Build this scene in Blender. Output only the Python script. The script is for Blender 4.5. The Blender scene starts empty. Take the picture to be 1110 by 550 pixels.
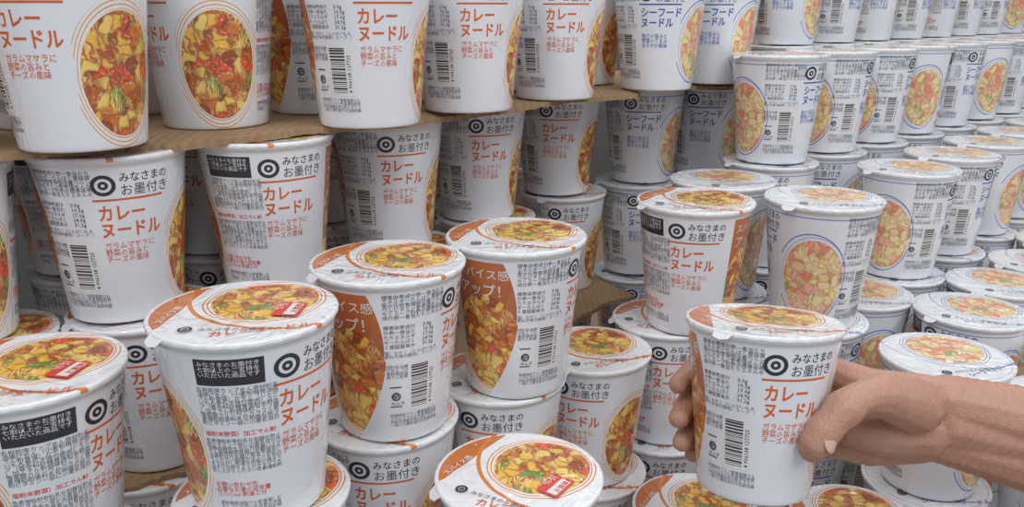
import bpy, bmesh, math, random
from mathutils import Vector, Matrix
random.seed(7)
sc = bpy.context.scene
sc.view_settings.view_transform = 'Standard'
COL = bpy.context.collection

# ------------------------------------------------------------------ node helpers
class NT:
    def __init__(s, name):
        s.mat = bpy.data.materials.new(name); s.mat.use_nodes = True
        s.t = s.mat.node_tree; s.n = s.t.nodes; s.l = s.t.links
        s.b = s.n['Principled BSDF']
    def put(s, sock, v):
        if isinstance(v, bpy.types.NodeSocket): s.l.new(v, sock)
        elif v is not None:
            if isinstance(v, (tuple, list)) and len(v) == 3 and sock.type == 'RGBA': v = (*v, 1)
            sock.default_value = v
    def m(s, op, a, b=None, c=None, clamp=False):
        n = s.n.new('ShaderNodeMath'); n.operation = op; n.use_clamp = clamp
        s.put(n.inputs[0], a); s.put(n.inputs[1], b)
        if c is not None: s.put(n.inputs[2], c)
        return n.outputs[0]
    def mix(s, f, a, b):
        n = s.n.new('ShaderNodeMix'); n.data_type = 'RGBA'
        s.put(n.inputs[0], f); s.put(n.inputs[6], a); s.put(n.inputs[7], b)
        return n.outputs[2]
    def uv(s):
        n = s.n.new('ShaderNodeUVMap'); n.uv_map = 'UVMap'; return n.outputs[0]
    def sep(s, v):
        n = s.n.new('ShaderNodeSeparateXYZ'); s.put(n.inputs[0], v); return n.outputs[0], n.outputs[1]
    def vec(s, x, y, z=0.0):
        n = s.n.new('ShaderNodeCombineXYZ'); s.put(n.inputs[0], x); s.put(n.inputs[1], y); s.put(n.inputs[2], z); return n.outputs[0]
    def noise(s, v, scale, detail=2.0, col=False, dist=0.0):
        n = s.n.new('ShaderNodeTexNoise'); s.put(n.inputs['Vector'], v)
        n.inputs['Scale'].default_value = scale; n.inputs['Detail'].default_value = detail
        n.inputs['Distortion'].default_value = dist
        return n.outputs[1 if col else 0]
    def vor(s, v, scale, feat='F1'):
        n = s.n.new('ShaderNodeTexVoronoi'); n.feature = feat; s.put(n.inputs['Vector'], v)
        n.inputs['Scale'].default_value = scale; return n
    def ramp(s, f, stops, const=True):
        n = s.n.new('ShaderNodeValToRGB'); r = n.color_ramp
        r.interpolation = 'CONSTANT' if const else 'LINEAR'
        while len(r.elements) < len(stops): r.elements.new(0.5)
        for e, (p, c) in zip(r.elements, stops): e.position = p; e.color = (*c, 1)
        s.put(n.inputs[0], f); return n.outputs[0]
    def bump(s, h, strength, dist, nrm=None):
        n = s.n.new('ShaderNodeBump'); n.inputs['Strength'].default_value = strength
        n.inputs['Distance'].default_value = dist; s.put(n.inputs['Height'], h)
        if nrm is not None: s.put(n.inputs['Normal'], nrm)
        return n.outputs[0]
    def lt(s, a, b): return s.m('LESS_THAN', a, b)
    def gt(s, a, b): return s.m('GREATER_THAN', a, b)
    def AND(s, *a):
        r = a[0]
        for q in a[1:]: r = s.m('MULTIPLY', r, q)
        return r
    def dist(s, x, y, cx, cy, ry=1.0):
        dx = s.m('SUBTRACT', x, cx); dy = s.m('MULTIPLY', s.m('SUBTRACT', y, cy), ry)
        return s.m('SQRT', s.m('ADD', s.m('MULTIPLY', dx, dx), s.m('MULTIPLY', dy, dy)))

def food(s, uv, kind):
    nz = s.noise(uv, 70, 3, col=True)
    vm = s.n.new('ShaderNodeVectorMath'); vm.operation = 'MULTIPLY_ADD'
    s.put(vm.inputs[0], nz); vm.inputs[1].default_value = (.014, .014, 0); s.put(vm.inputs[2], uv)
    v = vm.outputs[0]
    vo = s.vor(v, 145)
    r, g = s.sep(vo.outputs['Color'])
    if kind == 'curry':
        st = [(0, (.50, .12, .012)), (.18, (.90, .50, .05)), (.40, (.66, .18, .015)), (.54, (.80, .09, .012)), (.66, (.92, .64, .13)), (.86, (.16, .30, .03)), (.92, (.34, .06, .01))]
        nood, dark = (.94, .62, .17), (.28, .06, .008)
    else:
        st = [(0, (.88, .62, .32)), (.2, (.88, .24, .15)), (.38, (.90, .72, .42)), (.52, (.92, .48, .36)), (.72, (.90, .78, .30)), (.88, (.24, .44, .10)), (.93, (.88, .32, .20))]
        nood, dark = (.93, .78, .46), (.52, .26, .12)
    c = s.ramp(r, st)
    edge = s.vor(v, 145, 'DISTANCE_TO_EDGE').outputs['Distance']
    ef = s.m('SUBTRACT', 1.0, s.m('MULTIPLY', edge, 6.0), clamp=True)
    c = s.mix(s.m('MULTIPLY', ef, .75), c, dark)
    w = s.n.new('ShaderNodeTexWave'); s.put(w.inputs['Vector'], v); w.inputs['Scale'].default_value = 130
    w.inputs['Distortion'].default_value = 7; w.inputs['Detail Scale'].default_value = 1.2
    nm = s.m('MULTIPLY', s.m('SUBTRACT', s.noise(uv, 55, 1), .53), 12.0, clamp=True)
    c = s.mix(s.AND(nm, w.outputs['Fac']), c, nood)
    h = s.noise(v, 420, 3)
    return s.mix(s.m('MULTIPLY', s.m('SUBTRACT', h, .54, clamp=True), 4.0, clamp=True), c, s.mix(.6, c, (1, .92, .7)))

def film(s, amt=1.0, lid=False):
    """tight clear shrink-wrap over the print"""
    s.b.inputs['Roughness'].default_value = .5
    s.b.inputs['Coat Weight'].default_value = 1.0
    s.b.inputs['Coat Roughness'].default_value = .05
    tc = s.n.new('ShaderNodeTexCoord'); oi = s.n.new('ShaderNodeObjectInfo')
    vm = s.n.new('ShaderNodeVectorMath'); vm.operation = 'MULTIPLY_ADD'
    rx = s.m('MULTIPLY', oi.outputs['Random'], 7.0)
    s.put(vm.inputs[0], s.vec(rx, rx, rx)); vm.inputs[1].default_value = (1, 1, 1); s.put(vm.inputs[2], tc.outputs['Object'])
    mp = s.n.new('ShaderNodeMapping'); mp.inputs['Scale'].default_value = (1, 1, .35); s.put(mp.inputs[0], vm.outputs[0])
    h = s.noise(mp.outputs[0], 38, 2, dist=1.2)
    rid = s.m('ABSOLUTE', s.m('SUBTRACT', h, .5))      # creases in the film
    rid = s.m('MINIMUM', rid, .10)
    s.put(s.b.inputs['Coat Normal'], s.bump(rid, .85 * amt, .006))
    return rid

def side_mat(name, kind):
    s = NT(name); uv = s.uv(); x, y = s.sep(uv)
    col = s.mix(s.noise(uv, 40, 2), (.77, .79, .84), (.84, .855, .89))
    fd = food(s, uv, kind)
    for i, deg in enumerate((65, 252)):
        cx = deg * .000733
        lx = s.m('SUBTRACT', x, cx)
        inx = s.lt(s.m('ABSOLUTE', lx), .0275)
        if kind == 'curry':
            if i == 1:
                edge = s.m('ADD', .0225, s.m('MULTIPLY', s.m('POWER', s.m('SUBTRACT', y, .065), 2.0), -6.0))
                pan = s.AND(s.lt(lx, edge), s.gt(lx, -.0225), s.gt(y, .010), s.lt(y, .103))
                bg = s.mix(s.m('MULTIPLY', y, 9.0, clamp=True), (.20, .04, .012), (.58, .16, .04))
                col = s.mix(pan, col, bg)
                inx = s.AND(s.lt(lx, s.m('ADD', edge, .001)), s.gt(lx, -.0225))
            d = s.dist(lx, y, 0.0, .043, .70)
            ang = s.m('ARCTAN2', s.m('SUBTRACT', y, .043), lx)
            sw = s.m('ADD', s.m('MULTIPLY', d, 560.0), s.m('MULTIPLY', ang, .35))
            swl = s.gt(s.m('FRACT', sw), .70)
            rc = s.mix(s.AND(swl, s.gt(d, .0255)), (.84, .83, .80), (.74, .34, .14))
            ring = s.AND(s.lt(d, .0305), inx)
            if i == 1:
                ring = s.AND(ring, s.lt(y, .030))
            col = s.mix(ring, col, rc)
            col = s.mix(s.AND(s.lt(d, .0250), inx), col, fd)
        else:
            d = s.dist(lx, y, 0.0, .046, .70)
            d2 = s.dist(lx, y, -.002, .047, .72)
            col = s.mix(s.AND(s.lt(d2, .0292), s.gt(d2, .0283), inx), col, (.16, .24, .56))
            col = s.mix(s.AND(s.lt(d, .0272), s.gt(d, .0267), inx), col, (.30, .38, .64))
            col = s.mix(s.AND(s.lt(d, .0250), inx), col, fd)
    if kind == 'sea':
        col = s.mix(s.AND(s.gt(y, .1000), s.lt(y, .1012)), col, (.25, .32, .6))
    s.put(s.b.inputs['Base Color'], col)
    film(s)
    return s.mat

def lid_mat(name, kind):
    s = NT(name); uv = s.uv(); x, y = s.sep(uv)
    acc = (.74, .23, .05) if kind == 'curry' else (.20, .28, .58)
    col = s.mix(s.noise(uv, 30, 2), (.81, .815, .83), (.89, .89, .90))
    rc0 = s.dist(x, y, 0, 0)
    if kind == 'curry':
        tab = s.AND(s.lt(s.m('ADD', s.m('MULTIPLY', x, .85), s.m('MULTIPLY', y, -.5)), -.0325), s.lt(rc0, .047))
        col = s.mix(tab, col, (.60, .18, .045))
        d2 = s.dist(x, y, .030, .018)
        col = s.mix(s.AND(s.lt(d2, .0570), s.gt(d2, .0545)), col, acc)
    else:
        d2 = s.dist(x, y, .030, .018)
        col = s.mix(s.AND(s.lt(d2, .056), s.gt(d2, .0550)), col, acc)
        col = s.mix(s.AND(s.lt(rc0, .0465), s.gt(rc0, .0457)), col, (.45, .52, .72))
    d = s.dist(x, y, .013, .009)
    sw = s.m('ADD', s.m('MULTIPLY', d, 430.0), s.m('MULTIPLY', s.m('ARCTAN2', y, x), .3))
    rcol = s.mix(s.AND(s.gt(s.m('FRACT', sw), .66), s.gt(d, .027)), (.88, .86, .82), acc)
    col = s.mix(s.AND(s.lt(d, .0335), s.lt(rc0, .047)), col, rcol)
    col = s.mix(s.AND(s.lt(d, .0285), s.lt(rc0, .047)), col, food(s, uv, kind))
    s.put(s.b.inputs['Base Color'], col)
    h = film(s, 1.3)
    s.put(s.b.inputs['Normal'], s.bump(h, .3, .003))
    return s.mat

def flat(name, c, rough=.45, coat=.7):
    s = NT(name); tc = s.n.new('ShaderNodeTexCoord')
    s.put(s.b.inputs['Base Color'], s.mix(s.noise(tc.outputs['Object'], 60), tuple(k * .92 for k in c), c))
    s.b.inputs['Roughness'].default_value = rough
    s.b.inputs['Coat Weight'].default_value = coat; s.b.inputs['Coat Roughness'].default_value = .15
    return s.mat

M_side = {k: side_mat('printed_paper_' + k, k) for k in ('curry', 'sea')}
M_lid = {k: lid_mat('printed_foil_lid_' + k, k) for k in ('curry', 'sea')}
M_rim = flat('rolled_paper_rim', (.82, .83, .85))
M_blk = flat('ink_black', (.03, .03, .04), coat=.3)
M_gry = flat('ink_grey', (.14, .14, .17), coat=.3)
M_org = flat('ink_orange', (.74, .13, .018), coat=.3)
M_blu = flat('ink_blue', (.03, .10, .42), coat=.3)
M_red = flat('ink_red', (.76, .06, .04), coat=.3)
M_wht = flat('ink_white', (.85, .84, .83))
MATS = (None, None, M_rim, M_blk, M_org, M_blu, M_gry, M_red, M_wht)

# ------------------------------------------------------------------ text -> 2D triangles
def text2d(body, size, bold=0.0, ls=1.0, cs=1.0, res=1, xs=1.0):
    cu = bpy.data.curves.new('tmp', 'FONT'); cu.body = body; cu.size = 1.0
    cu.space_line = ls; cu.space_character = cs; cu.offset = bold; cu.resolution_u = res
    ob = bpy.data.objects.new('tmp', cu); COL.objects.link(ob)
    dg = bpy.context.evaluated_depsgraph_get(); dg.update()
    me = ob.evaluated_get(dg).to_mesh()
    vs = [(v.co.x * size * xs, v.co.y * size) for v in me.vertices]
    fs = [tuple(p.vertices) for p in me.polygons]
    ob.evaluated_get(dg).to_mesh_clear()
    bpy.data.objects.remove(ob); bpy.data.curves.remove(cu)
    return vs, fs

def cut(vs, fs, step=.0025):
    bm = bmesh.new(); V = [bm.verts.new((x, y, 0)) for x, y in vs]
    for f in fs:
        try: bm.faces.new([V[i] for i in f])
        except Exception: pass
    xs = [v[0] for v in vs]; k = math.floor(min(xs) / step)
    while k * step < max(xs):
        bmesh.ops.bisect_plane(bm, geom=bm.verts[:] + bm.edges[:] + bm.faces[:], plane_co=(k * step + 1e-5, 0, 0), plane_no=(1, 0, 0)); k += 1
    bm.verts.index_update()
    o = [(v.co.x, v.co.y) for v in bm.verts], [tuple(v.index for v in f.verts) for f in bm.faces]
    bm.free(); return o

def rect(x0, y0, x1, y1):
    n = max(1, int(abs(x1 - x0) / .0025) + 1)
    vs = []; fs = []
    for i in range(n + 1):
        x = x0 + (x1 - x0) * i / n; vs += [(x, y0), (x, y1)]
    for i in range(n): fs.append((2 * i, 2 * i + 2, 2 * i + 3, 2 * i + 1))
    return vs, fs
def ringshape(cx, cy, r0, r1, n=28):
    vs = []; fs = []
    for i in range(n):
        a = 2 * math.pi * i / n
        vs += [(cx + r0 * math.cos(a), cy + r0 * math.sin(a)), (cx + r1 * math.cos(a), cy + r1 * math.sin(a))]
    for i in range(n):
        j = (i + 1) % n; fs.append((2 * i, 2 * i + 1, 2 * j + 1, 2 * j))
    return vs, fs

H = .110
def Rz(z): return .0358 + (min(z, .106) / .106) * (.0474 - .0358)
DEG = .000733

def fill(src, n, lines):
    out = []; i = 0
    for k in range(lines):
        out.append(''.join(src[(i + j) % len(src)] for j in range(n))); i += n
    return '\n'.join(out)
ING = "名称即席カップめん原材料名油揚げめん（小麦粉植物油脂でん粉食塩）かやく（じゃがいも人参ねぎ味付豚肉）スープ（香辛料砂糖食塩粉末野菜）加工でん粉調味料アミノ酸等炭酸カルシウムカラメル色素増粘剤香料乳化剤酸化防止剤ビタミン一部に小麦乳成分大豆豚肉鶏肉を含む内容量八十グラム賞味期限底面に記載保存方法直射日光を避け常温で保存してください調理方法ふたを矢印まではがし熱湯を内側の線まで注ぎ三分待ちよくかきまぜてお召し上がりください"
NUT = "標準栄養成分表一食当たりエネルギーたんぱく質脂質炭水化物食塩相当量カルシウムビタミン参考値めんかやくスープ別表示"
T1D, T2D, SPD = 129, 308, 252
SLOT = {0: 3, 1: 4, 2: 5, 3: 6, 4: 7, 5: 8}

def decals(kind):
    D = []
    acc = 1 if kind == 'curry' else 2
    def T(body, size, x, y, mat, deg, bold=0.0, ls=1.0, cs=1.0, c=False, res=1, xs=1.0):
        vs, fs = text2d(body, size, bold, ls, cs, res, xs)
        if c: vs, fs = cut(vs, fs)
        D.append(([(a + x, b + y) for a, b in vs], fs, mat, deg))
    def S(sh, mat, deg): D.append((sh[0], sh[1], mat, deg))
    title = "カレー\nヌードル" if kind == 'curry' else "シーフード\nヌードル"
    sub = "ガラムマサラに\n野菜の旨みと\nチーズの風味" if kind == 'curry' else "魚介の旨みと\n野菜のうまみ\nまろやか風味"
    for deg in (0, 180):
        S(ringshape(-.0138, .0925, .0044, .0066), 0, deg); S(ringshape(-.0138, .0925, .0010, .0027), 0, deg)
        T("みなさまの", .0066, -.0055, .0944, 0, deg, .008, c=True, res=2, xs=.86)
        T("お墨付き", .0080, -.0055, .0860, 0, deg, 0.0, c=True, res=2, xs=.90)
        S(rect(-.0205, .0825, .0190, .0838), acc, deg)
        T(title, .0112 if kind == 'curry' else .0098, -.0190, .0705 if kind == 'curry' else .0720, acc, deg, .022, ls=.98, c=True, res=2, xs=.80)
        T(sub, .0050, -.0180, .0515, acc, deg, .004, ls=.92, xs=.86)
    dg = T1D
    S(rect(-.0180, .0865, .0130, .1010), 0, dg)
    T("みなさまのお墨付き\n七割以上のご支持を\nいただいた商品です", .0031, -.0168, .0972, 5, dg, ls=.95)
    T(fill(ING, 13, 9), .0029, -.0190, .0830, 3, dg, 0, ls=.82)
    T(fill(ING[60:], 11, 1), .0032, -.0185, .0575, 4, dg, .01, ls=.9)
    T(fill(ING[90:], 14, 9), .0027, -.0190, .0535, 3, dg, 0, ls=.84)
    T("お問い合わせ先\n必要なお湯の目安量\n三〇〇ml 熱湯三分", .0034, -.0185, .0265, 4, dg, .005, ls=.9)
    T(fill(ING[20:], 13, 3), .0027, -.0175, .0150, 3, dg, 0, ls=.84)
    dg = T2D
    T(fill(NUT, 12, 6), .0031, -.0185, .0995, 3, dg, .004, ls=.86)
    for k in range(5):
        T(fill(NUT[k * 5:], 6, 1), .0031, -.0185, .0795 - k * .0032, 3, dg, .004)
        T("%d.%dg" % (k * 7 + 3, (k * 3) % 10), .0034, .0045, .0795 - k * .0032, 3, dg, .015)
    T(fill(ING[30:], 12, 2), .0028, -.0185, .0625, 3, dg, 0, ls=.86)
    S(rect(-.004, .0225, .0135, .0570), 5, dg)
    random.seed(3); y = .0245
    while y < .0545:
        h = random.choice((.0004, .0004, .0008, .0012)); S(rect(-.0025, y, .0090, y + h), 0, dg); y += h + random.choice((.0004, .0006, .0009))
    vs, fs = text2d("4 906138 127725", .0036, .01)
    D.append(([(.0128 - b, .0245 + a) for a, b in vs], fs, 0, dg))
    T(fill(ING[10:], 5, 4), .0027, -.0180, .0530, 3, dg, 0, ls=.86)
    S(ringshape(-.0125, .0330, .0022, .0030), 0, dg); S(rect(-.0165, .0255, -.0088, .0262), 0, dg); S(rect(-.0165, .0392, -.0088, .0400), 0, dg)
    T("カップ", .0030, -.0160, .0268, 0, dg, .01); T("紙", .0048, -.0150, .0315, 0, dg, .01)
    T(fill(ING[70:], 13, 4), .0027, -.0170, .0185, 3, dg, 0, ls=.86)
    if kind == 'curry':
        T("スパイス感", .0080, -.0200, .0905, 5, SPD, .002, c=True, res=2, xs=.95)
        T("アップ！", .0104, -.0190, .0780, 5, SPD, .006, c=True, res=2, xs=.9)
    return D

def body_mesh(kind):
    bm = bmesh.new(); uvl = bm.loops.layers.uv.new('UVMap')
    N = 96; a0 = math.radians(-30)
    prof = [(.0005, .0045, 2), (.0325, .0045, 2), (.0340, .0000, 2), (.0355, .0000, 2), (.0360, .0012, 0)]
    prof += [(Rz(z), z, 0) for z in [.004 + k * (.102 - .004) / 8 for k in range(9)]]
    prof += [(.0472, .1045, 2), (.0482, .1052, 2), (.0489, .1066, 2), (.0487, .1084, 2), (.0478, .1092, 2)]
    rings = []
    for r, z, mi in prof:
        rings.append([bm.verts.new((r * math.cos(a0 + 2 * math.pi * i / N), r * math.sin(a0 + 2 * math.pi * i / N), z)) for i in range(N)])
    for k in range(len(prof) - 1):
        mi = prof[k + 1][2]
        for i in range(N):
            j = (i + 1) % N
            f = bm.faces.new((rings[k][i], rings[k][j], rings[k + 1][j], rings[k + 1][i])); f.material_index = mi; f.smooth = True
            for lp, q, z in zip(f.loops, [i, i + 1, i + 1, i], [prof[k][1], prof[k][1], prof[k + 1][1], prof[k + 1][1]]):
                lp[uvl].uv = ((-30 + 360 * q / N) * DEG, z)
    for vs, fs, mt, deg in decals(kind):
        V = []
        for x, y in vs:
            th = math.radians(deg) + x / .042
            off = .00014
            if mt == 5 and deg == T1D: off = .0002
            if mt == 0 and deg == T2D: off = .0002
            r = Rz(y) + off
            V.append(bm.verts.new((r * math.cos(th), r * math.sin(th), y)))
        for fc in fs:
            try: f = bm.faces.new([V[i] for i in fc]); f.material_index = SLOT[mt]
            except Exception: pass
    me = bpy.data.meshes.new('cup_body_' + kind); bm.to_mesh(me); bm.free()
    for m in (M_side[kind],) * 2 + MATS[2:]: me.materials.append(m)
    return me

def lid_mesh(kind, sticker, seed):
    """foil lid, origin at the cup's rim plane z=.1094"""
    bm = bmesh.new(); uvl = bm.loops.layers.uv.new('UVMap'); N = 96
    random.seed(seed); ph = [random.uniform(0, 6.28) for _ in range(5)]
    prev = None
    for r in (.0494, .0496, .0488, .0474, .0462, .043, .036, .027, .018, .009):
        ring = []
        for i in range(N):
            a = 2 * math.pi * i / N
            if r > .0486 and r != .0488: z = -.0022 if r == .0494 else -.0006
            elif r == .0488: z = .0005
            elif r > .046: z = .0004
            else: z = .0002 + .0004 * math.sin(3 * a + ph[0]) * r / .04 + .00025 * math.sin(7 * a + ph[1] + r * 200) + .0003 * math.sin(2 * a + ph[2]) * (1 - r / .046)
            if r >= .0494: z += .0003 * math.sin(31 * a + ph[3])
            ring.append(bm.verts.new((r * math.cos(a), r * math.sin(a), z)))
        if prev:
            for i in range(N):
                j = (i + 1) % N
                f = bm.faces.new((prev[i], prev[j], ring[j], ring[i])); f.material_index = 1; f.smooth = True
                for lp in f.loops: lp[uvl].uv = lp.vert.co.xy
        prev = ring
    f = bm.faces.new(prev); f.material_index = 1; f.smooth = True
    for lp in f.loops: lp[uvl].uv = lp.vert.co.xy
    ta = math.radians(205)
    tv = [bm.verts.new((rr * math.cos(ta + da), rr * math.sin(ta + da), z)) for (rr, da, z) in ((.0485, -.14, .0004), (.0485, .14, .0004), (.0530, .10, -.003), (.0540, 0, -.004), (.0530, -.10, -.003))]
    f = bm.faces.new(tv); f.material_index = 2
    def place(sh, x, y, rot, mt, z):
        c, s_ = math.cos(rot), math.sin(rot)
        V = [bm.verts.new((x + a * c - b * s_, y + a * s_ + b * c, z)) for a, b in sh[0]]
        for fc in sh[1]:
            try: f = bm.faces.new([V[i] for i in fc]); f.material_index = SLOT[mt]
            except Exception: pass
    ac = 1 if kind == 'curry' else 2; R = math.radians
    place(text2d("カレーヌードル" if kind == 'curry' else "シーフードヌードル", .0072 if kind == 'curry' else .006, .014, res=2), -.022, -.0340, R(-8), ac, .0011)
    place(text2d("みなさまのお墨付き", .0042, 0, res=2), -.0260, -.0235, R(-22), 0, .0011)
    place(ringshape(-.031, -.0195, .0022, .0036, 20), 0, 0, 0, 0, .0011); place(ringshape(-.031, -.0195, .0004, .0014, 14), 0, 0, 0, 0, .0011)
    if kind == 'curry': place(text2d("スパイス感\nアップ！", .0050, .006, res=2), -.0415, -.006, R(60), 5, .0011)
    if sticker:
        place(rect(-.010, -.0070, .010, .0070), .022, -.012, R(60), 4, .0012)
        place(rect(-.0085, -.0055, .0085, .0010), .022, -.012, R(60), 5, .0014)
        place(text2d("お買得品", .0042, .01), .0235, -.0195, R(60), 4, .0016)
        place(text2d("％引", .0055, .01), .0175, -.0130, R(60), 5, .0016)
    me = bpy.data.meshes.new('cup_lid_' + kind); bm.to_mesh(me); bm.free()
    for m in (M_lid[kind],) * 2 + MATS[2:]: me.materials.append(m)
    return me

BODY = {'c': body_mesh('curry'), 's': body_mesh('sea')}
LID = {('c', 0): [lid_mesh('curry', 0, 1), lid_mesh('curry', 0, 2)], ('c', 1): [lid_mesh('curry', 1, 3)], ('s', 0): [lid_mesh('sea', 0, 4), lid_mesh('sea', 0, 5)]}
rl = random.Random(11)

def add_cup(x, y, ztop, face, kind='c', st=0, parent=None, tilt=None, lid=None):
    """face = label angle (deg on the wrap) turned toward the shopper's side; lid = lid artwork heading"""
    nm = ('curry_noodle_cup' if kind == 'c' else 'seafood_noodle_cup') if parent is None else 'cup'
    ob = bpy.data.objects.new(nm, BODY[kind]); COL.objects.link(ob)
    toward = math.atan2(-y, -x)
    rz = toward - math.radians(face)
    rot = Matrix.Rotation(rz, 4, 'Z')
    if tilt: rot = Matrix.Rotation(math.radians(tilt[0]), 4, 'X') @ Matrix.Rotation(math.radians(tilt[1]), 4, 'Y') @ rot
    ob.matrix_world = Matrix.Translation(Vector((x, y, ztop - H))) @ rot
    if parent is not None: ob.parent = parent
    lo = bpy.data.objects.new('lid', rl.choice(LID[(kind, st)])); COL.objects.link(lo); lo.parent = ob
    la = math.radians(rl.uniform(-25, 35) if lid is None else lid)
    lo.matrix_local = Matrix.Translation((0, 0, .1094)) @ Matrix.Rotation(la - rz, 4, 'Z')
    return ob

FACES = [0, 8, -20, 345, 155, 170, 195, 280, 295, 255, 60, 30, 20]
pile = bpy.data.objects.new('noodle_cup_pile', None); COL.objects.link(pile)
FLOORZ = -.60
rj = random.Random(5)
PITCH = .1112
def under(x, y, ztop, kind='c', n=9, jit=.0012):
    z = ztop; k = 0
    while z - H > FLOORZ - .004 and k < n:
        add_cup(x + rj.uniform(-jit, jit), y + rj.uniform(-jit, jit), z, rj.choice(FACES), kind, 0, parent=pile)
        z -= PITCH; k += 1

# ---- left wall of curry cups
M = [(-.350, .485, 42), (-.264, .539, -12), (-.178, .596, 160), (-.106, .700, -18), (-.034, .807, -18), (.050, .921, -4)]
for x, y, f in M:
    add_cup(x, y, -.0865, f)
    add_cup(x - .080, y + .100, -.0865, rj.choice(FACES))
for x, y, f in M:
    add_cup(x + .008, y + .004, -.1985, rj.choice((2, 6, -8)))
    add_cup(x - .075, y + .105, -.1985, 0, parent=pile)
    under(x, y, -.314)
    under(x - .075, y + .085, -.314)
T = [(-.350, .470, 20), (-.262, .508, 27), (-.213, .603, 58), (-.160, .688, 306), (-.103, .608, 342), (-.036, .695, 342), (.040, .790, -14), (.078, .945, 0)]
for x, y, f in T: add_cup(x, y, -.080 + H, f)
for x, y in ((-.33, .60), (-.29, .69), (-.222, .772), (-.09, .78), (-.02, .87), (-.15, .88), (-.05, 1.0)): add_cup(x, y, -.080 + H, rj.choice(FACES))

# ---- front piles
add_cup(-.143, .416, -.154, 138, 'c', 1, lid=25); add_cup(-.143, .418, -.2652, 10); under(-.143, .418, -.3764)
add_cup(-.079, .506, -.154, 289, lid=10); add_cup(-.086, .512, -.2652, 5); under(-.086, .512, -.3764)
add_cup(.003, .562, -.152, 282, lid=10); add_cup(-.009, .572, -.2632, 10); under(-.009, .572, -.3744)
add_cup(-.257, .400, -.180, 124, 'c', 1, tilt=(0, 1), lid=20); under(-.255, .400, -.2925)
add_cup(.004, .430, -.262, 200, 'c', 1, lid=-5); under(.004, .430, -.3732)
add_cup(.066, .637, -.270, 12); under(.066, .637, -.3812)
add_cup(.155, .685, -.155, 178); add_cup(.140, .700, -.2662, 168); under(.140, .700, -.3774)
under(.145, .572, -.378)
under(.265, .555, -.378)
add_cup(.267, .695, -.155, 256, 's'); under(.267, .700, -.2662, 's')
add_cup(.200, .775, -.155, 5, 's'); under(.200, .778, -.2662, 's')
for x, y, f in ((.338, .765, 30), (.345, .610, 0), (.421, .715, 200), (.492, .795, 180), (.575, .865, 20), (.655, .950, 20)):
    add_cup(x, y, -.265, f, 's'); under(x, y, -.3762, 's')
for x, y in ((.445, .60), (.53, .68), (.635, .775)): add_cup(x, y, -.30, rj.choice(FACES), 's'); under(x, y, -.412, 's')

# ---- seafood rows
for i, f in enumerate((298, 276, 276, 37, 298, 20, 290, 0, 280)):
    x, y = .277 + .08 * i, .882 + .072 * i
    add_cup(x, y, -.045, f, 's'); add_cup(x, y, -.1562, rj.choice((0, 5, 180)), 's'); under(x, y, -.2674, 's')
for i, f in enumerate((272, 284, 185, 12, 294)):
    x, y = .406 + .088 * i, .840 + .086 * i
    add_cup(x, y, -.156, f, 's'); add_cup(x, y, -.2672, 5, 's'); under(x, y, -.3784, 's')
for i, f in enumerate((0, 300, 150, 290, 130, 300, 280, 30, 290, 0)):
    x, y = .347 + .08 * i, 1.094 + .072 * i
    add_cup(x, y, .066, f, 's'); under(x, y, -.0452, 's', 3)
    add_cup(x - .01, y + .13, .110, rj.choice(FACES), 's'); under(x - .01, y + .13, -.0012, 's', 3)
for i in range(11):
    x, y = .26 + .085 * i, 1.34 + .0765 * i
    under(x, y, .176, 's', 3)
add_cup(.155, .985, -.086, 0, 's'); add_cup(.240, 1.030, -.086, 2, 's')
add_cup(.150, .985, -.1975, -16, 's'); add_cup(.240, 1.030, -.1975, -5, 's')
under(.15, .985, -.312, 's'); under(.24, 1.03, -.312, 's')
add_cup(.150, .880, -.080 + H, -2, 's'); add_cup(.225, .955, -.080 + H, 2, 's'); add_cup(.256, 1.058, -.080 + H, 305, 's')

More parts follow.
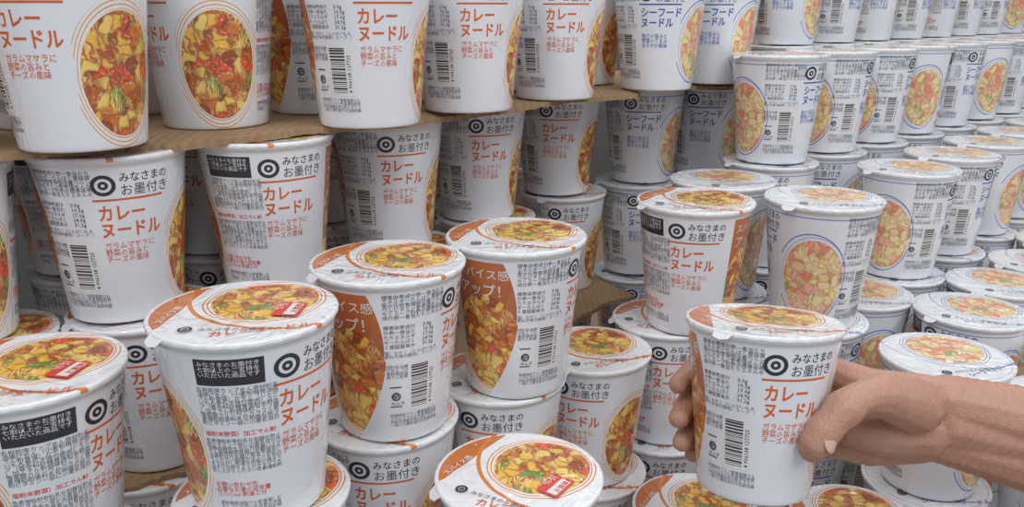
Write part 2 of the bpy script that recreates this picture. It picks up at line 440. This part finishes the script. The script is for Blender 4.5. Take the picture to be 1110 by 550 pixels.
# ------------------------------------------------------------------ cardboard sheets
def cardboard():
    s = NT('corrugated_cardboard'); tc = s.n.new('ShaderNodeTexCoord'); o = tc.outputs['Object']
    a = s.noise(o, 14, 4); b = s.noise(o, 300, 2)
    c = s.mix(a, (.30, .18, .09), (.48, .33, .19)); c = s.mix(s.m('MULTIPLY', b, .35), c, (.20, .12, .06))
    w = s.n.new('ShaderNodeTexWave'); s.put(w.inputs['Vector'], o); w.inputs['Scale'].default_value = 45
    s.put(s.b.inputs['Base Color'], s.mix(s.m('MULTIPLY', w.outputs['Fac'], .2), c, (.15, .09, .04)))
    s.b.inputs['Roughness'].default_value = .85
    s.put(s.b.inputs['Normal'], s.bump(w.outputs['Fac'], .3, .001)); return s.mat
M_card = cardboard()
def sheet(front, back, z, th=.004, seed=1, droop=.003):
    random.seed(seed)
    (x0, y0), (x1, y1) = front; (bx0, by0), (bx1, by1) = back
    n = 110; me = bpy.data.meshes.new('sheet'); bm = bmesh.new(); rows = []
    for i in range(n + 1):
        t = i / n
        jx = random.uniform(-.0014, .0014) + .003 * math.sin(t * 17 + seed) + .0018 * math.sin(t * 41)
        fx, fy = x0 + (x1 - x0) * t, y0 + (y1 - y0) * t
        dz = -droop * (.5 + .5 * math.sin(t * 9 + seed))
        nx, ny = (y1 - y0), -(x1 - x0); L = math.hypot(nx, ny)
        fx += nx / L * jx; fy += ny / L * jx
        cx, cy = bx0 + (bx1 - bx0) * t, by0 + (by1 - by0) * t
        col = []
        for k, q in enumerate((0, .04, .10, .5, 1)):
            col.append((fx + (cx - fx) * q, fy + (cy - fy) * q, z + dz * (1, .35, 0, 0, 0)[k]))
        e = random.uniform(0, .0006)
        rows.append(([bm.verts.new((a, b, c)) for a, b, c in col], [bm.verts.new((a, b, c - th - (e if q == 0 else 0))) for q, (a, b, c) in enumerate(col)]))
    for i in range(n):
        A, B = rows[i], rows[i + 1]
        for k in range(4):
            bm.faces.new((A[0][k], B[0][k], B[0][k + 1], A[0][k + 1])); bm.faces.new((A[1][k], A[1][k + 1], B[1][k + 1], B[1][k]))
        bm.faces.new((A[0][0], A[1][0], B[1][0], B[0][0])); bm.faces.new((A[0][4], B[0][4], B[1][4], A[1][4]))
    for r in (rows[0], rows[-1]):
        for k in range(4): bm.faces.new((r[0][k], r[0][k + 1], r[1][k + 1], r[1][k]))
    bmesh.ops.recalc_face_normals(bm, faces=bm.faces); bm.to_mesh(me); bm.free()
    me.materials.append(M_card); ob = bpy.data.objects.new('cardboard_sheet', me); COL.objects.link(ob); return ob
sheet(((-.412, .398), (-.107, .602)), ((-.60, .62), (-.25, .86)), -.0805, seed=2)
sheet(((-.133, .585), (.133, .863)), ((-.28, .80), (-.02, 1.08)), -.0812, seed=5)
sheet(((.100, .892), (.300, .965)), ((0, 1.12), (.25, 1.16)), -.0810, seed=8)
sheet(((-.41, .39), (-.12, .59)), ((-.60, .62), (-.2, .93)), -.3087, seed=4)
sheet(((-.10, .65), (.135, .88)), ((-.2, .93), (.02, 1.08)), -.3087, seed=9)

# ------------------------------------------------------------------ display table, floor, walls
def surf(name, c1, c2, sc_, rough=.6):
    s = NT(name); tc = s.n.new('ShaderNodeTexCoord')
    s.put(s.b.inputs['Base Color'], s.mix(s.noise(tc.outputs['Object'], sc_, 4), c1, c2)); s.b.inputs['Roughness'].default_value = rough; return s.mat
def box(name, lo, hi, mat, bev=0.0, parent=None):
    me = bpy.data.meshes.new(name); bm = bmesh.new(); bmesh.ops.create_cube(bm, size=1)
    for v in bm.verts:
        v.co = Vector([lo[i] + (v.co[i] + .5) * (hi[i] - lo[i]) for i in range(3)])
    if bev: bmesh.ops.bevel(bm, geom=bm.edges[:], offset=bev, segments=2, affect='EDGES')
    bm.to_mesh(me); bm.free(); me.materials.append(mat); ob = bpy.data.objects.new(name, me); COL.objects.link(ob)
    if parent: ob.parent = parent
    return ob
wood = surf('table_laminate', (.30, .22, .15), (.40, .30, .20), 12)
tb = bpy.data.objects.new('display_table', None); COL.objects.link(tb)
box('top', (-.75, .25, -.65), (1.5, 2.3, -.608), wood, .004, tb)
for i, (x, y) in enumerate(((-.7, .3), (1.42, .3), (-.7, 2.22), (1.42, 2.22))): box('leg_%d' % (i + 1), (x, y, -1.45), (x + .05, y + .05, -.65), wood, .003, tb)
box('floor', (-3, -2.5, -1.5), (4, 3.2, -1.45), surf('floor_vinyl', (.40, .40, .40), (.50, .50, .49), 5, .3))
box('wall_back', (-3, 2.5, -1.5), (4, 2.6, 1.5), surf('wall_gap_shade', (.11, .11, .11), (.16, .155, .15), 3))  # wall colour darkened to paint in the shade between the stacks
box('wall_left', (-3.1, -2.5, -1.5), (-3, 2.6, 1.5), surf('wall_paint_side', (.3, .3, .3), (.36, .36, .35), 3))

# ------------------------------------------------------------------ lights
def area(name, loc, rot, sx, sy, e, col=(1, 1, 1)):
    l = bpy.data.lights.new(name, 'AREA'); l.shape = 'RECTANGLE'; l.size = sx; l.size_y = sy; l.energy = e; l.color = col
    o = bpy.data.objects.new(name, l); COL.objects.link(o); o.location = loc; o.rotation_euler = [math.radians(a) for a in rot]
area('lid_highlight_strip', (-.6, -.5, 1.3), (20, 0, 0), .16, 1.8, 12.5, (.97, .985, 1))
area('lid_highlight_strip', (.5, -.5, 1.3), (20, 0, 0), .16, 1.8, 12.5, (.97, .985, 1))
area('lid_highlight_strip', (1.5, -.2, 1.3), (15, 0, 0), .16, 1.8, 14, (.97, .985, 1))
area('lid_highlight_strip', (.3, 1.9, 1.2), (-25, 0, 0), 2.6, .2, 14, (.96, .98, 1))  # strip added beyond the cups to put highlights on their lids
w = bpy.data.worlds.new('store_ambient'); sc.world = w; w.use_nodes = True
w.node_tree.nodes['Background'].inputs[0].default_value = (.88, .93, 1, 1); w.node_tree.nodes['Background'].inputs[1].default_value = .42

# ------------------------------------------------------------------ held cup (top leans away from the shopper)
DV = Vector((.003, .018, -.0075))
tl = math.radians(-8)
held_top = Vector((.155, .478, -.183))
hb = held_top - Vector((0, -math.sin(tl), math.cos(tl))) * H
add_cup(hb.x + DV.x, hb.y + DV.y, hb.z + H + DV.z, 330, 'c', 0, tilt=(-8, 1.5), lid=20)

# ------------------------------------------------------------------ hand
def blob(bm, pts, step=.0025):
    for (a, ra), (b, rb) in zip(pts, pts[1:]):
        a = Vector(a); b = Vector(b); n = max(2, int((b - a).length / step))
        for i in range(n + 1):
            t = i / n
            bmesh.ops.create_icosphere(bm, subdivisions=2, radius=ra + (rb - ra) * t, matrix=Matrix.Translation(a.lerp(b, t) + DV))
bm = bmesh.new()
AX = .155
def axY(z): return hb.y + (held_top.y - hb.y) * (z - hb.z) / (held_top.z - hb.z)
def around(deg, z, r): return (AX + r * math.cos(math.radians(deg)), axY(z) + r * math.sin(math.radians(deg)), z)
wrist = (.285, .482, -.256)
for dz, dy in ((.012, 0), (-.012, 0), (0, .005), (0, -.003)):
    blob(bm, [((.60, .45, -.318 + dz * 1.6), .037), ((.42, .468, -.287 + dz * 1.25), .0275), ((.33, .478, -.266 + dz * 1.1), .0225), ((wrist[0], wrist[1] + dy, wrist[2] + dz), .0195)], .006)
fing = [(-.231, .0080, (.207, .512), (76, 124, 158)),
        (-.2495, .0083, (.209, .515), (78, 130, 170)),
        (-.268, .0079, (.207, .513), (78, 128, 164)),
        (-.2845, .0070, (.203, .508), (76, 112, 140))]
for i, (z, r, mcp, an) in enumerate(fing):
    cr = Rz(z - hb.z) + r * .98
    mc = (mcp[0], mcp[1], z)
    blob(bm, [((wrist[0] - .012, wrist[1] + .004, wrist[2] + .014 - i * .010), .016), ((.243, .500, (z + wrist[2]) / 2 + .002), .0135), (mc, .0102)])
    p = [around(a, z - .0015 * k, cr + (.002 if k < 2 else 0)) for k, a in enumerate(an)]
    mid = lambda a, b: tuple((Vector(a) + Vector(b)) / 2 + Vector((0, .003, 0)))
    blob(bm, [(mc, .0098), (mid(mc, p[0]), r * .96), (p[0], r * 1.12), (mid(p[0], p[1]), r * .94), (p[1], r * 1.05), (p[2], r * .86)])
thumb = [((.256, .466, -.238), .0185), ((.226, .452, -.2235), .0142), ((.212, .4425, -.2200), .0108), ((.203, .4365, -.2200), .0106), ((.1955, .4320, -.2230), .0120), ((.189, .4290, -.2285), .0101), ((.1830, .4270, -.2350), .0106), ((.1785, .4255, -.2420), .0102), ((.1765, .4255, -.2465), .0080)]
blob(bm, thumb, .0015)
blob(bm, [((.268, .478, -.262), .0200), ((.242, .474, -.262), .0155), ((.222, .476, -.260), .0125)])
blob(bm, [((.272, .484, -.270), .0185), ((.240, .485, -.277), .0145), ((.218, .492, -.277), .0125)])
me = bpy.data.meshes.new('hand'); bm.to_mesh(me); bm.free()
hand = bpy.data.objects.new('hand_and_forearm', me); COL.objects.link(hand)
r = hand.modifiers.new('r', 'REMESH'); r.mode = 'VOXEL'; r.voxel_size = .0011; r.use_smooth_shade = True
sm = hand.modifiers.new('s', 'SMOOTH'); sm.factor = .6; sm.iterations = 4
s = NT('skin'); tc = s.n.new('ShaderNodeTexCoord'); o = tc.outputs['Object']
c = s.mix(s.noise(o, 26, 3), (.44, .22, .15), (.64, .40, .30)); c = s.mix(s.m('MULTIPLY', s.noise(o, 150, 5), .5), c, (.46, .18, .125))
mp = s.n.new('ShaderNodeMapping'); mp.inputs['Scale'].default_value = (2.6, .9, .9); s.put(mp.inputs[0], o)
cre = s.m('ABSOLUTE', s.m('SUBTRACT', s.noise(mp.outputs[0], 55, 2, dist=.4), .5))
crm = s.m('SUBTRACT', 1.0, s.m('MULTIPLY', cre, 55.0), clamp=True)
c = s.mix(s.m('MULTIPLY', crm, .22), c, (.36, .14, .095))
s.put(s.b.inputs['Base Color'], c); s.b.inputs['Roughness'].default_value = .48
s.b.inputs['Subsurface Weight'].default_value = .12; s.b.inputs['Subsurface Radius'].default_value = (.010, .004, .002)
s.b.inputs['Subsurface Scale'].default_value = .4
v = s.vor(o, 750)
b1 = s.bump(s.m('MINIMUM', cre, .03), .5, .005)
s.put(s.b.inputs['Normal'], s.bump(s.m('ADD', v.outputs['Distance'], s.noise(o, 260, 3)), .4, .0006, b1))
me.materials.append(s.mat)
# thumbnail: curved plate bedded in the back of the thumb tip
bm = bmesh.new(); bmesh.ops.create_uvsphere(bm, u_segments=28, v_segments=14, radius=1)
for v_ in bm.verts:
    x0 = v_.co.x
    v_.co = Vector((x0 * .0056, v_.co.y * .0068, v_.co.z * .0009 - x0 * x0 * .0016))
for f in bm.faces: f.smooth = True
nm_ = bpy.data.meshes.new('thumbnail'); bm.to_mesh(nm_); bm.free(); nm_.materials.append(flat('fingernail', (.70, .45, .36), .32, .35))
nail = bpy.data.objects.new('thumb_nail', nm_); COL.objects.link(nail)
nz = Vector((.52, -.82, .20)).normalized(); ny = Vector((-.0065, -.002, -.0115)); ny = (ny - nz * ny.dot(nz)).normalized(); nx = ny.cross(nz)
mt = Matrix((nx, ny, nz)).transposed().to_4x4(); nail.matrix_world = Matrix.Translation(Vector((.1803, .4262, -.2395)) + DV + nz * .0100) @ mt
nail.parent = hand

# ------------------------------------------------------------------ camera
cd = bpy.data.cameras.new('camera'); cam = bpy.data.objects.new('camera', cd); COL.objects.link(cam)
cd.sensor_width = 36; cd.lens = 900 / 1110 * 36; cd.clip_start = .01
cam.location = (0, 0, 0); cam.rotation_euler = (math.radians(90 - 16.5), 0, 0)
sc.camera = cam
